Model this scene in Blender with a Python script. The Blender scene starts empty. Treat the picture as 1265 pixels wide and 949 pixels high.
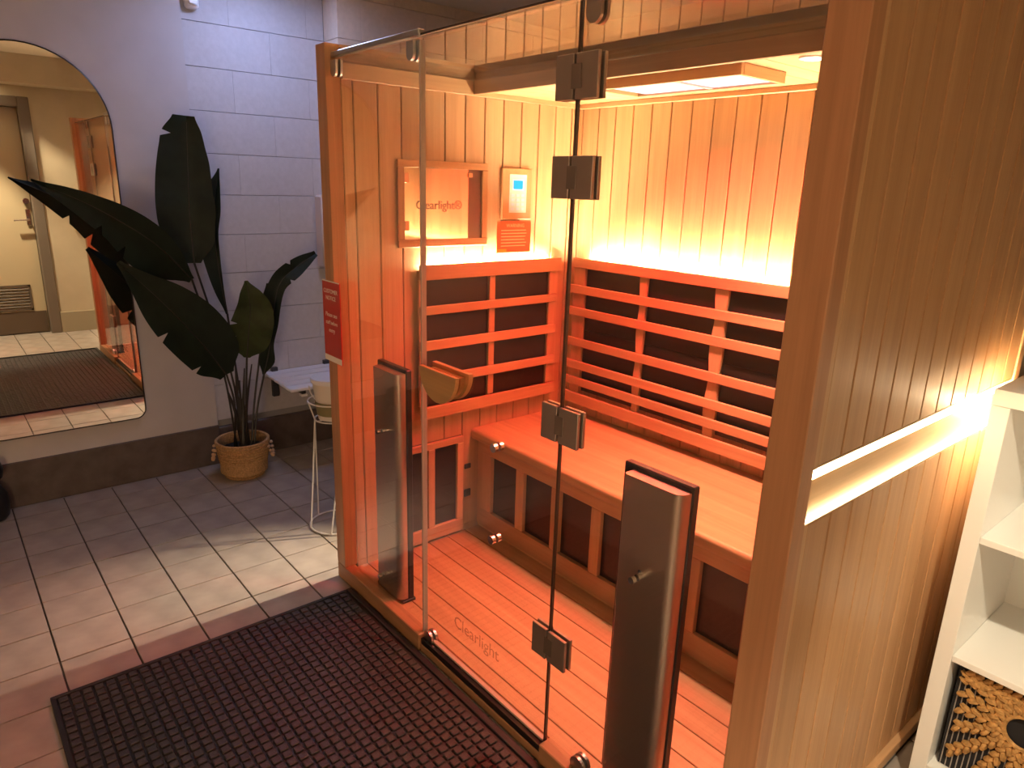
import bpy, bmesh, math, random
from mathutils import Vector, Matrix
random.seed(7)
PI = math.pi
SC = bpy.context.scene
COL = SC.collection

# ------------------------------------------------------------------ camera
F_PX = 862.86
RC = ((0.63832451, 0.76921283, 0.02921378),
      (0.22894534, -0.15348064, -0.96126361),
      (-0.73493255, 0.62028648, -0.27407814))          # world -> camera (right, down, forward)
CAM = Vector((2.338, -1.089, 1.533))
cam_d = bpy.data.cameras.new('camera')
cam_d.sensor_fit = 'HORIZONTAL'; cam_d.sensor_width = 36.0
cam_d.lens = F_PX / 1265 * 36.0
cam_d.clip_start = 0.02
cam = bpy.data.objects.new('camera', cam_d); COL.objects.link(cam)
r, d, f = (Vector(v) for v in RC)
cam.matrix_world = Matrix(((r.x, -d.x, -f.x, CAM.x), (r.y, -d.y, -f.y, CAM.y), (r.z, -d.z, -f.z, CAM.z), (0, 0, 0, 1)))
SC.camera = cam

def at(px, py, axis, val):
    """point where the sight line through a photo pixel meets the plane axis = val"""
    a, b = (px - 632.5) / F_PX, (py - 474.5) / F_PX
    v = r * a + d * b + f
    t = (val - CAM[axis]) / v[axis]
    return CAM + v * t

# ------------------------------------------------------------------ world, exposure
w = bpy.data.worlds.new('world'); SC.world = w; w.use_nodes = True
w.node_tree.nodes['Background'].inputs[0].default_value = (0.55, 0.42, 0.38, 1)
w.node_tree.nodes['Background'].inputs[1].default_value = 0.02
SC.view_settings.view_transform = 'Standard'
SC.view_settings.look = 'None'
SC.view_settings.exposure = 1.0
SC.view_settings.gamma = 1.0
SC.view_settings.use_curve_mapping = False
SC.cycles.use_denoising = True
SC.cycles.max_bounces = 14
SC.cycles.transparent_max_bounces = 24
SC.cycles.diffuse_bounces = 5
SC.cycles.glossy_bounces = 6
SC.cycles.sample_clamp_indirect = 8.0
SC.cycles.caustics_reflective = False
SC.cycles.caustics_refractive = False

# light strengths (lamps of the place and a few added ones)
L_STRIP = 370.0        # LED tape behind the backrests
L_RED = 7.0           # red lamp box under the sauna ceiling, W per panel
L_DOWN = 46.0         # small downlight, W
L_CHANNEL = 9.0       # LED tape in the outside channels
L_BULB_R = 6.0        # lamp at the far end of the right channel, W
L_SPOT_L = 110.0       # added spot for an unseen lamp behind the cabin, W
L_COOL = 9.5          # cool ceiling panel over the plant
L_WARM = 14.5          # warm glowing panel added behind the viewer as fill

L_SOFFIT = 110.0      # swivel downlight aimed at the shelving unit, W

# ------------------------------------------------------------------ materials
MATS = {}
def new_mat(name):
    m = bpy.data.materials.new(name); m.use_nodes = True
    n = m.node_tree.nodes; l = m.node_tree.links
    return m, n, l, n['Principled BSDF']

def plain(name, col, rough=0.5, metal=0.0, noise=0.0, nscale=30.0, bump=0.0, spec=0.5, coat=0.0):
    if name in MATS: return MATS[name]
    m, n, l, b = new_mat(name)
    b.inputs['Roughness'].default_value = rough
    b.inputs['Metallic'].default_value = metal
    b.inputs['Specular IOR Level'].default_value = spec
    b.inputs['Coat Weight'].default_value = coat
    b.inputs['Base Color'].default_value = (*col, 1)
    if noise or bump:
        tc = n.new('ShaderNodeTexCoord'); nt = n.new('ShaderNodeTexNoise')
        nt.inputs['Scale'].default_value = nscale; nt.inputs['Detail'].default_value = 5
        l.new(tc.outputs['Object'], nt.inputs['Vector'])
        if noise:
            mr = n.new('ShaderNodeMapRange')
            mr.inputs[1].default_value = 0.3; mr.inputs[2].default_value = 0.7
            mr.inputs[3].default_value = 1 - noise; mr.inputs[4].default_value = 1 + noise
            l.new(nt.outputs['Fac'], mr.inputs[0])
            mx = n.new('ShaderNodeVectorMath'); mx.operation = 'SCALE'
            mx.inputs[0].default_value = col
            l.new(mr.outputs[0], mx.inputs['Scale']); l.new(mx.outputs[0], b.inputs['Base Color'])
        if bump:
            bp = n.new('ShaderNodeBump'); bp.inputs['Strength'].default_value = bump; bp.inputs['Distance'].default_value = 0.004
            l.new(nt.outputs['Fac'], bp.inputs['Height']); l.new(bp.outputs[0], b.inputs['Normal'])
    MATS[name] = m
    return m

def wood(axis, tone=(0.56, 0.34, 0.18), dark=0.78, rough=0.42, name=None, vary=0.16):
    """straight-grained timber, grain running along the given axis"""
    key = name or ('wood_' + 'xyz'[axis])
    if key in MATS: return MATS[key]
    m, n, l, b = new_mat(key)
    tc = n.new('ShaderNodeTexCoord'); oi = n.new('ShaderNodeObjectInfo')
    add = n.new('ShaderNodeVectorMath'); add.operation = 'ADD'
    mul = n.new('ShaderNodeVectorMath'); mul.operation = 'SCALE'; mul.inputs[0].default_value = (31, 17, 23)
    l.new(oi.outputs['Random'], mul.inputs['Scale'])
    l.new(tc.outputs['Object'], add.inputs[0]); l.new(mul.outputs[0], add.inputs[1])
    mp = n.new('ShaderNodeMapping')
    s = [26.0, 26.0, 26.0]; s[axis] = 1.3
    mp.inputs['Scale'].default_value = s
    l.new(add.outputs[0], mp.inputs['Vector'])
    n1 = n.new('ShaderNodeTexNoise'); n1.inputs['Scale'].default_value = 1.0; n1.inputs['Detail'].default_value = 4; n1.inputs['Distortion'].default_value = 0.7
    l.new(mp.outputs[0], n1.inputs['Vector'])
    mp2 = n.new('ShaderNodeMapping'); s2 = [170.0, 170.0, 170.0]; s2[axis] = 5.0
    mp2.inputs['Scale'].default_value = s2; l.new(add.outputs[0], mp2.inputs['Vector'])
    n2 = n.new('ShaderNodeTexNoise'); n2.inputs['Scale'].default_value = 1.0; n2.inputs['Detail'].default_value = 3
    l.new(mp2.outputs[0], n2.inputs['Vector'])
    cr = n.new('ShaderNodeValToRGB')
    cr.color_ramp.elements[0].position = 0.28; cr.color_ramp.elements[1].position = 0.72
    cr.color_ramp.elements[0].color = (tone[0] * dark, tone[1] * dark * 0.94, tone[2] * dark * 0.9, 1)
    cr.color_ramp.elements[1].color = (*tone, 1)
    l.new(n1.outputs['Fac'], cr.inputs[0])
    mr = n.new('ShaderNodeMapRange'); mr.inputs[3].default_value = 0.86; mr.inputs[4].default_value = 1.12
    l.new(n2.outputs['Fac'], mr.inputs[0])
    mr2 = n.new('ShaderNodeMapRange'); mr2.inputs[3].default_value = 1 - vary; mr2.inputs[4].default_value = 1 + vary * 0.6
    l.new(oi.outputs['Random'], mr2.inputs[0])
    mm = n.new('ShaderNodeMath'); mm.operation = 'MULTIPLY'
    l.new(mr.outputs[0], mm.inputs[0]); l.new(mr2.outputs[0], mm.inputs[1])
    sc = n.new('ShaderNodeVectorMath'); sc.operation = 'SCALE'
    l.new(cr.outputs[0], sc.inputs[0]); l.new(mm.outputs[0], sc.inputs['Scale'])
    l.new(sc.outputs[0], b.inputs['Base Color'])
    b.inputs['Roughness'].default_value = rough
    bp = n.new('ShaderNodeBump'); bp.inputs['Strength'].default_value = 0.12; bp.inputs['Distance'].default_value = 0.002
    l.new(n2.outputs['Fac'], bp.inputs['Height']); l.new(bp.outputs[0], b.inputs['Normal'])
    MATS[key] = m
    return m

def emit(name, col, strength):
    if name in MATS: return MATS[name]
    m = bpy.data.materials.new(name); m.use_nodes = True
    n = m.node_tree.nodes; l = m.node_tree.links; n.clear()
    e = n.new('ShaderNodeEmission'); o = n.new('ShaderNodeOutputMaterial')
    e.inputs[0].default_value = (*col, 1); e.inputs[1].default_value = strength
    l.new(e.outputs[0], o.inputs[0]); MATS[name] = m
    return m

def glass(name='clear_glass', tint=(0.97, 0.985, 0.975)):
    """thin architectural glass: clear, with Fresnel reflection on both faces"""
    if name in MATS: return MATS[name]
    m = bpy.data.materials.new(name); m.use_nodes = True
    n = m.node_tree.nodes; l = m.node_tree.links; n.clear()
    o = n.new('ShaderNodeOutputMaterial'); mix = n.new('ShaderNodeMixShader')
    tr = n.new('ShaderNodeBsdfTransparent'); tr.inputs[0].default_value = (*tint, 1)
    gl = n.new('ShaderNodeBsdfGlossy'); gl.inputs['Roughness'].default_value = 0.0
    fr = n.new('ShaderNodeFresnel'); ge = n.new('ShaderNodeNewGeometry')
    mr = n.new('ShaderNodeMapRange'); mr.inputs[3].default_value = 1.5; mr.inputs[4].default_value = 1 / 1.5
    l.new(ge.outputs['Backfacing'], mr.inputs[0]); l.new(mr.outputs[0], fr.inputs['IOR'])
    l.new(fr.outputs[0], mix.inputs[0]); l.new(tr.outputs[0], mix.inputs[1]); l.new(gl.outputs[0], mix.inputs[2])
    l.new(mix.outputs[0], o.inputs[0]); MATS[name] = m
    return m

def etched(name, col, fac):
    if name in MATS: return MATS[name]
    m = bpy.data.materials.new(name); m.use_nodes = True
    n = m.node_tree.nodes; l = m.node_tree.links; n.clear()
    o = n.new('ShaderNodeOutputMaterial'); mix = n.new('ShaderNodeMixShader')
    tr = n.new('ShaderNodeBsdfTransparent'); df = n.new('ShaderNodeBsdfDiffuse'); df.inputs[0].default_value = (*col, 1)
    mix.inputs[0].default_value = fac
    l.new(tr.outputs[0], mix.inputs[1]); l.new(df.outputs[0], mix.inputs[2]); l.new(mix.outputs[0], o.inputs[0])
    MATS[name] = m
    return m

WX, WY, WZ = wood(0), wood(1), wood(2)
WZD = wood(2, (0.49, 0.25, 0.13), 0.75, 0.45, 'wood_post', 0.06)
WXD = wood(0, (0.45, 0.235, 0.12), 0.7, 0.45, 'wood_sill', 0.06)
WZO = wood(2, (0.54, 0.315, 0.16), 0.8, 0.4, 'wood_outside', 0.07)
HEAT = plain('carbon_heater', (0.022, 0.014, 0.013), 0.35, 0, 0.3, 60)
BRONZE = plain('brushed_bronze', (0.55, 0.44, 0.38), 0.32, 0.95)
HINGE_M = plain('bronze_hinge', (0.36, 0.28, 0.24), 0.36, 0.7)
CHROME = plain('chrome', (0.75, 0.72, 0.70), 0.16, 1.0)
STEEL = plain('satin_steel', (0.55, 0.55, 0.56), 0.3, 1.0)
BLACK = plain('black_plastic', (0.012, 0.011, 0.012), 0.4)
RUBBER = plain('mat_rubber', (0.011, 0.010, 0.012), 0.55, 0, 0.25, 200, 0.2)
PAD = plain('mat_pad', (0.034, 0.029, 0.033), 0.55, 0, 0.3, 260, 0.3)
GLASS = glass()
SEAL = plain('clear_seal', (0.42, 0.34, 0.30), 0.25)
SEALD = plain('dark_seal', (0.05, 0.03, 0.022), 0.35)
TILE = plain('floor_tile', (0.33, 0.285, 0.255), 0.48, 0, 0.16, 9, 0.05)
GROUT = plain('grout', (0.085, 0.07, 0.06), 0.9, 0, 0.2, 60)
PAINT = plain('wall_paint', (0.52, 0.50, 0.52), 0.75, 0, 0.05, 6, 0.06)
BLOCK = plain('block_paint', (0.52, 0.515, 0.55), 0.7, 0, 0.05, 40, 0.18)
PIER = plain('pier_paint_lit', (0.72, 0.60, 0.50), 0.7, 0, 0.05, 40, 0.18)  # cream lifted to stand in for warm light on the pier
JOINT = plain('block_joint', (0.30, 0.30, 0.33), 0.9)
SKIRT = plain('skirting_paint', (0.105, 0.08, 0.072), 0.6, 0, 0.25, 14, 0.15)
CREAM = plain('cream_paint', (0.62, 0.55, 0.42), 0.7, 0, 0.05, 6)
CEIL = plain('ceiling_paint', (0.75, 0.70, 0.62), 0.8)
WHITE = plain('white_laminate', (0.88, 0.88, 0.86), 0.35)
WHITEM = plain('white_metal', (0.72, 0.72, 0.74), 0.4)
LED_W = emit('led_warm', (1.0, 0.80, 0.50), L_STRIP)
LED_C = emit('led_channel', (1.0, 0.72, 0.38), L_CHANNEL)
RED_E = emit('red_lamp', (1.0, 0.62, 0.64), 1.6)

# ------------------------------------------------------------------ builders
WL = {}                                                # world location of every parent
def link(name, me, mat, parent, loc):
    o = bpy.data.objects.new(name, me); COL.objects.link(o)
    if mat is not None and not me.materials: me.materials.append(mat)
    base = Vector((0, 0, 0))
    if parent is not None:
        o.parent = parent; base = WL[parent.name]
    o.location = Vector(loc) - base
    WL[o.name] = Vector(loc)
    return o

def empty(name, loc, label=None, cat=None, group=None):
    o = bpy.data.objects.new(name, None); COL.objects.link(o); o.empty_display_size = 0.1
    o.location = loc; WL[o.name] = Vector(loc)
    tag(o, label, cat, group)
    return o

def tag(o, label=None, cat=None, group=None, kind=None):
    if label: o['label'] = label
    if cat: o['category'] = cat
    if group: o['group'] = group
    if kind: o['kind'] = kind
    return o

CACHE = {}
def bm_mesh(bm, name):
    me = bpy.data.meshes.new(name); bm.to_mesh(me); bm.free()
    return me

def box(name, x0, x1, y0, y1, z0, z1, mat, parent=None, bev=0.0, seg=1):
    sx, sy, sz = x1 - x0, y1 - y0, z1 - z0
    key = (round(sx, 5), round(sy, 5), round(sz, 5), bev, seg, mat.name)
    me = CACHE.get(key)
    if me is None:
        bm = bmesh.new(); bmesh.ops.create_cube(bm, size=1)
        for v in bm.verts: v.co = Vector((v.co.x * sx, v.co.y * sy, v.co.z * sz))
        if bev: bmesh.ops.bevel(bm, geom=bm.edges[:], offset=bev, segments=seg, affect='EDGES', profile=0.5)
        me = bm_mesh(bm, name); CACHE[key] = me
        me.materials.append(mat)
    return link(name, me, mat, parent, ((x0 + x1) / 2, (y0 + y1) / 2, (z0 + z1) / 2))

class MB:
    """collects shapes given in world coordinates and links them as ONE mesh"""
    def __init__(s): s.bm = bmesh.new()
    def box(s, x0, x1, y0, y1, z0, z1, bev=0.0):
        t = bmesh.new(); bmesh.ops.create_cube(t, size=1)
        for v in t.verts: v.co = Vector(((x0 + x1) / 2 + v.co.x * (x1 - x0), (y0 + y1) / 2 + v.co.y * (y1 - y0), (z0 + z1) / 2 + v.co.z * (z1 - z0)))
        if bev: bmesh.ops.bevel(t, geom=t.edges[:], offset=bev, segments=1, affect='EDGES', profile=0.5)
        s._take(t); return s
    def _take(s, t):
        me = bpy.data.meshes.new('t'); t.to_mesh(me); t.free(); s.bm.from_mesh(me); bpy.data.meshes.remove(me)
    def prism(s, pts, axis, a0, a1, bev=0.0):
        """closed outline pts (2-D) pushed along axis from a0 to a1"""
        t = bmesh.new()
        def p3(u, v, a):
            return {0: (a, u, v), 1: (u, a, v), 2: (u, v, a)}[axis]
        A = [t.verts.new(p3(u, v, a0)) for u, v in pts]; B = [t.verts.new(p3(u, v, a1)) for u, v in pts]
        n = len(pts); t.faces.new(A[::-1]); t.faces.new(B)
        for i in range(n): t.faces.new((A[i], A[(i + 1) % n], B[(i + 1) % n], B[i]))
        bmesh.ops.recalc_face_normals(t, faces=t.faces[:])
        s._take(t); return s
    def tube(s, pts, rad, n=8, closed=False, caps=True):
        pts = [Vector(p) for p in pts]; rings = []
        rads = rad if isinstance(rad, (list, tuple)) else [rad] * len(pts)
        N = len(pts); ref = None
        for i, p in enumerate(pts):
            if closed: tg = pts[(i + 1) % N] - pts[i - 1]
            else: tg = pts[min(i + 1, N - 1)] - pts[max(i - 1, 0)]
            tg.normalize()
            if ref is None: ref = Vector((0, 0, 1)) if abs(tg.z) < 0.9 else Vector((1, 0, 0))
            u = ref - tg * ref.dot(tg)
            if u.length < 1e-5: u = tg.orthogonal()
            u.normalize(); ref = u; v = tg.cross(u)
            rings.append([s.bm.verts.new(p + (u * math.cos(2 * PI * k / n) + v * math.sin(2 * PI * k / n)) * rads[i]) for k in range(n)])
        for i in range(N if closed else N - 1):
            a, b = rings[i], rings[(i + 1) % N]
            for k in range(n): s.bm.faces.new((a[k], a[(k + 1) % n], b[(k + 1) % n], b[k]))
        if caps and not closed:
            s.bm.faces.new(rings[0][::-1]); s.bm.faces.new(rings[-1])
        return s
    def lathe(s, prof, c, n=32):
        """profile (radius, z) turned about the vertical through c"""
        rings = []
        for rr, z in prof:
            if rr < 1e-6: rings.append([s.bm.verts.new((c[0], c[1], z))])
            else: rings.append([s.bm.verts.new((c[0] + rr * math.cos(2 * PI * k / n), c[1] + rr * math.sin(2 * PI * k / n), z)) for k in range(n)])
        for a, b in zip(rings, rings[1:]):
            for k in range(n):
                q = [a[k % len(a)], a[(k + 1) % len(a)], b[(k + 1) % len(b)], b[k % len(b)]]
                q2 = []
                for x in q:
                    if x not in q2: q2.append(x)
                if len(q2) > 2: s.bm.faces.new(q2)
        return s
    def cyl(s, p0, p1, rad, n=16): return s.tube([p0, p1], rad, n)
    def ball(s, c, rad, sc=(1, 1, 1), sub=1, rot=None):
        t = bmesh.new(); bmesh.ops.create_icosphere(t, subdivisions=sub, radius=rad)
        for v in t.verts:
            q = Vector((v.co.x * sc[0], v.co.y * sc[1], v.co.z * sc[2]))
            if rot is not None: q = rot @ q
            v.co = q + Vector(c)
        s._take(t); return s
    def grid(s, rows):
        R = [[s.bm.verts.new(p) for p in row] for row in rows]
        for a, b in zip(R, R[1:]):
            for k in range(len(a) - 1): s.bm.faces.new((a[k], a[k + 1], b[k + 1], b[k]))
        return s
    def build(s, name, mat, parent=None, smooth=False):
        bmesh.ops.recalc_face_normals(s.bm, faces=s.bm.faces[:])
        xs = [v.co for v in s.bm.verts]
        lo = Vector([min(c[i] for c in xs) for i in range(3)]); hi = Vector([max(c[i] for c in xs) for i in range(3)])
        c = (lo + hi) / 2
        for v in s.bm.verts: v.co -= c
        me = bm_mesh(s.bm, name)
        if smooth:
            me.polygons.foreach_set('use_smooth', [True] * len(me.polygons))
            try: me.set_sharp_from_angle(angle=math.radians(40))
            except Exception: pass
        return link(name, me, mat, parent, c)

def text(name, body, size, origin, U, V, mat, parent, depth=0.0006, align='LEFT'):
    """lettering laid on a surface: origin, reading direction U, up direction V"""
    cu = bpy.data.curves.new('t', 'FONT'); cu.body = body; cu.size = size; cu.align_x = align; cu.extrude = depth; cu.resolution_u = 3
    ob = bpy.data.objects.new('t', cu); COL.objects.link(ob)
    dg = bpy.context.evaluated_depsgraph_get()
    me = bpy.data.meshes.new_from_object(ob.evaluated_get(dg))
    bpy.data.objects.remove(ob); bpy.data.curves.remove(cu)
    U, V = Vector(U), Vector(V); W = U.cross(V); origin = Vector(origin)
    c = origin.copy()
    for v in me.vertices: v.co = U * v.co.x + V * v.co.y + W * v.co.z
    me.materials.clear()
    return link(name, me, mat, parent, c)

def struct(o): o['kind'] = 'structure'; return o

# ================================================================== THE ROOM
XL, XB, XP, XR = -1.45, -1.47, -1.307, 2.85            # rendered wall, block wall, block pier, door wall
YB, YF, ZC = 2.3, -2.6, 2.5
floor = struct(box('floor', XB - 0.2, XR + 0.35, YF, YB, -0.06, -0.006, GROUT))
TP = 0.208
for i in range(-6, 16):
    for j in range(-12, 6):
        x0, y0 = -0.265 + TP * i, -0.115 + TP * j
        x1, y1 = x0 + TP - 0.0055, y0 + TP - 0.0055
        if x1 < XB or x0 > XR + 0.1 or y0 > 1.0: continue
        if y0 > 0.0 and x0 > -0.02 and x1 < 1.80: continue           # under the cabin
        if y1 < -0.03 and y0 > -1.0 and x0 > 0.12 and x1 < 1.92: continue   # under the mat
        if y1 < -1.35 and x0 > 0.8: continue                         # behind the camera
        dz = random.uniform(-0.0006, 0.0006)
        t = box('tile', x0, x1, y0, y1, -0.012, 0.0, TILE, floor, 0.0012)
        t.location.z += dz

wall_left = struct(box('wall_left', XL - 0.2, XL, YF, 0.012, -0.005, ZC, PAINT))
wall_block = struct(box('wall_left_recess', XB - 0.2, XB - 0.012, 0.012, 0.735, -0.005, ZC, JOINT))
wall_pier = struct(box('wall_left_pier', XB - 0.2, XP - 0.012, 0.747, YB, -0.005, ZC, JOINT))
for k in range(12):                                    # courses of painted concrete block
    z0 = 0.24 + 0.2 * k; z1 = min(z0 + 0.2, ZC)
    if k == 11: z1 = ZC
    off = 0.237 if (k % 2 == 0) else 0.037
    ys = [0.012] + [v for v in (off, off + 0.4, off + 0.8) if 0.05 < v < 0.70] + [0.735]
    for a, b in zip(ys, ys[1:]):
        box('block', XB - 0.03, XB, a + 0.0002, b - 0.0002, z0 + 0.0012, z1 - 0.0012, BLOCK, wall_block, 0.0012)
    if k < 8: continue
    off = 0.54 if k % 2 == 0 else 0.34
    ys = [0.735] + [off + 0.735 + 0.4 * q for q in range(-1, 4) if 0.06 < off + 0.4 * q < 1.5] + [YB]
    for a, b in zip(ys, ys[1:]):
        box('block', XB + 0.001, XP, a + 0.0002, b - 0.0002, z0 + 0.0012, z1 - 0.0012, PIER, wall_pier, 0.0012)
struct(box('trim_1', XB - 0.1, XP, 0.735, YB - 0.01, 0.24, 1.8384, PIER))
bl = MB(); bl.box(XL - 0.02, XL + 0.008, YF, 0.014, 0, 0.222, 0.004)
struct(bl.build('baseboard_left', SKIRT))
bl = MB(); bl.box(XB - 0.02, XB + 0.012, 0.016, 0.73, 0, 0.203, 0.004)
struct(bl.build('baseboard_back', SKIRT))
struct(box('wall_back', XB - 0.2, XR + 0.35, YB, YB + 0.15, -0.005, ZC, CREAM))
struct(box('ceiling', XB - 0.2, XR + 0.35, YF, YB, ZC, ZC + 0.1, CEIL))
struct(box('wall_front', XB - 0.2, XR + 0.35, YF - 0.15, YF, -0.005, ZC, CREAM))
# door wall: solid either side of the doorway, header above
DY0, DY1 = -1.12, -0.14
mb = MB(); mb.box(XR, XR + 0.3, DY1, YB, 0, ZC); mb.box(XR, XR + 0.3, YF, DY0, 0, ZC); mb.box(XR, XR + 0.3, DY0, DY1, 2.17, ZC); mb.box(XR + 0.2, XR + 0.3, DY0, DY1, 0, 2.17)
struct(mb.build('wall_right', CREAM))
mb = MB(); mb.box(2.6, XR, YF, YB, 2.262, ZC); struct(mb.build('trim_2', CREAM))
bl = MB(); bl.box(XR - 0.012, XR, DY1, 2.2, 0, 0.2, 0.003); struct(bl.build('baseboard_right', plain('skirting_cream', (0.42, 0.37, 0.27), 0.6)))
FRAMEM = plain('door_frame_paint', (0.20, 0.165, 0.135), 0.5)
DOORM = plain('door_paint', (0.62, 0.53, 0.36), 0.45)
door = struct(empty('door_1', (XR + 0.09, (DY0 + DY1) / 2, 0)))
mb = MB(); mb.box(XR - 0.015, XR + 0.14, DY1 - 0.09, DY1, 0, 2.17, 0.006); mb.box(XR - 0.015, XR + 0.14, DY0, DY0 + 0.09, 0, 2.17, 0.006); mb.box(XR - 0.015, XR + 0.14, DY0 + 0.09, DY1 - 0.09, 2.08, 2.17, 0.006)
mb.build('door_frame', FRAMEM, door)
leaf = box('door_leaf', XR + 0.08, XR + 0.12, DY0 + 0.093, DY1 - 0.093, 0.008, 2.077, DOORM, door, 0.002)
box('kick_plate', XR + 0.074, XR + 0.08, DY0 + 0.1, DY1 - 0.1, 0.01, 0.215, plain('kick', (0.14, 0.10, 0.07), 0.5), door)
mb = MB(); mb.box(XR + 0.068, XR + 0.08, DY0 + 0.3, DY1 - 0.2, 0.228, 0.25); mb.box(XR + 0.068, XR + 0.08, DY0 + 0.3, DY1 - 0.2, 0.455, 0.475); mb.box(XR + 0.068, XR + 0.08, DY0 + 0.3, DY0 + 0.32, 0.228, 0.475); mb.box(XR + 0.068, XR + 0.08, DY1 - 0.22, DY1 - 0.2, 0.228, 0.475)
gr = mb.build('vent_grille', plain('vent', (0.13, 0.10, 0.075), 0.5), door)
for k in range(7):
    mb = MB(); z = 0.262 + 0.028 * k
    mb.prism([(XR + 0.066, z), (XR + 0.079, z + 0.012), (XR + 0.079, z + 0.017), (XR + 0.066, z + 0.005)], 1, DY0 + 0.32, DY1 - 0.22)
    mb.build('slat', MATS['vent'], gr)
mb = MB(); mb.box(XR + 0.068, XR + 0.08, -0.286, -0.25, 1.03, 1.18, 0.003)
lk = mb.build('lock_plate', CHROME, door)
mb = MB(); mb.tube([(XR + 0.07, -0.268, 1.085), (XR + 0.03, -0.268, 1.085), (XR + 0.028, -0.30, 1.085), (XR + 0.028, -0.39, 1.08)], 0.009, 8)
mb.build('lever_handle', CHROME, lk)
mb = MB(); mb.cyl((XR + 0.08, -0.27, 1.255), (XR + 0.05, -0.27, 1.255), 0.026, 20); mb.build('deadbolt', CHROME, door, True)
sw = empty('light_switch', (XR, 0.115, 0.985), 'small cream light switch on the wall beside the reflected door', 'light switch')
box('plate', XR - 0.008, XR, 0.08, 0.15, 0.985, 1.10, plain('switch_plate', (0.7, 0.62, 0.42), 0.4), sw, 0.002)
box('rocker', XR - 0.012, XR - 0.008, 0.105, 0.125, 1.02, 1.06, plain('switch_rocker', (0.6, 0.5, 0.32), 0.4), sw, 0.001)

# ------------------------------------------------------------------ ceiling lamps (above the frame)
def panel_lamp(cx, cy, sx, sy, z, col, strength, label):
    t = empty('ceiling_light', (cx, cy, z), label, 'light')
    mb = MB()
    for a, b, c_, d_ in ((cx - sx / 2 - .02, cx - sx / 2, cy - sy / 2 - .02, cy + sy / 2 + .02), (cx + sx / 2, cx + sx / 2 + .02, cy - sy / 2 - .02, cy + sy / 2 + .02),
                         (cx - sx / 2, cx + sx / 2, cy - sy / 2 - .02, cy - sy / 2), (cx - sx / 2, cx + sx / 2, cy + sy / 2, cy + sy / 2 + .02)):
        mb.box(a, b, c_, d_, z - 0.03, z)
    mb.build('frame', WHITEM, t)
    box('diffuser', cx - sx / 2, cx + sx / 2, cy - sy / 2, cy + sy / 2, z - 0.022, z - 0.012, emit('panel_%.1f' % cx, col, strength), t)
panel_lamp(-0.95, 0.30, 0.5, 0.3, ZC, (0.47, 0.57, 1.0), L_COOL, 'cool white ceiling panel lamp above the potted plant')
WLp = empty('added_warm_light', (XR, -1.95, 0.62), 'added square warm light panel on the door wall, out of view', 'lamp')  # added glow, warms the left wall and corner post from out of view
box('back_plate', XR - 0.02, XR - 0.001, -2.23, -1.67, 0.62, 1.18, WHITEM, WLp, 0.004)
box('diffuser', XR - 0.05, XR - 0.0205, -2.20, -1.70, 0.65, 1.15, emit('added_warm_glow', (1.0, 0.66, 0.38), L_WARM), WLp, 0.004)
def spot_lamp(cx, cy, z, power, label, aim, cone):
    t = empty('recessed_downlight', (cx, cy, z), label, 'light')
    mb = MB(); mb.lathe([(0.034, z - 0.001), (0.034, z - 0.006), (0.048, z - 0.004), (0.048, z - 0.0005)], (cx, cy), 24); mb.build('trim_ring', WHITEM, t, True)
    mb = MB(); mb.lathe([(0, z - 0.003), (0.0335, z - 0.003), (0.0335, z - 0.001), (0, z - 0.001)], (cx, cy), 24); mb.build('lens', emit('soffit_lens', (1, 0.8, 0.5), 20), t)
    o = lamp('lamp', 'SPOT', (cx, cy, z - 0.012), power, (1.0, 0.83, 0.58), t, shadow_soft_size=0.03, spot_size=math.radians(cone), spot_blend=0.5)
    o.rotation_euler = (Vector(aim) - Vector((cx, cy, z))).to_track_quat('-Z', 'Y').to_euler()
def lamp(name, kind, loc, power, col, parent, **kw):
    ld = bpy.data.lights.new(name, kind); ld.energy = power; ld.color = col
    for k, v in kw.items(): setattr(ld, k, v)
    o = bpy.data.objects.new(name, ld); COL.objects.link(o)
    o.parent = parent; o.location = Vector(loc) - WL[parent.name]
    WL[o.name] = Vector(loc)
    return o
spot_lamp(2.72, -0.45, 2.262, L_SOFFIT, 'recessed swivel downlight aimed at the shelving unit', (2.32, 0.85, 0.3), 48)
spot_lamp(2.42, -0.75, ZC, 150.0, 'recessed downlight in the ceiling in front of the door', (2.55, -0.55, 0.0), 58)
panel_lamp(0.3, 0.75, 0.4, 0.4, ZC, (1.0, 0.66, 0.36), 2.5, 'added warm ceiling panel above the sauna roof, out of view')  # added panel, brightens the block pier

# ================================================================== THE SAUNA CABIN
SW, SD, SH = 1.815, 1.19, 1.955
XI, XI2, YBK = 0.065, 1.752, 1.155                     # inner faces: left wall, right wall, back wall
ZF, ZCE, ZR = 0.055, 1.868, 1.903                      # inside floor, inside ceiling, underside of the glass roof
GY = 0.03                                              # glass front plane
PB = 0.0929                                            # board pitch
S = empty('infrared_sauna', (SW / 2, SD / 2, 0), 'large wooden infrared sauna cabin with glass front and glass roof', 'sauna')
box('corner_post', 0.0, 0.066, 0.0, 0.052, 0.066, SH, WZD, S, 0.002)
box('corner_post', 1.747, SW, 0.0, 0.045, 0.066, SH, WZD, S, 0.002)
box('sill', 0.0, 0.600, 0.0, 0.045, 0.0, 0.065, WXD, S, 0.003)
box('sill', 1.206, SW, 0.0, 0.045, 0.0, 0.065, WXD, S, 0.003)
box('sill', 0.601, 1.205, 0.006, 0.045, 0.0, 0.028, WXD, S, 0.002)
box('threshold_seal', 0.601, 1.205, 0.009, 0.030, 0.0285, 0.050, plain('seal_black', (0.012, 0.010, 0.010), 0.3), S)
box('threshold', 0.601, 1.205, 0.031, 0.045, 0.0285, 0.052, WXD, S)

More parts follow.
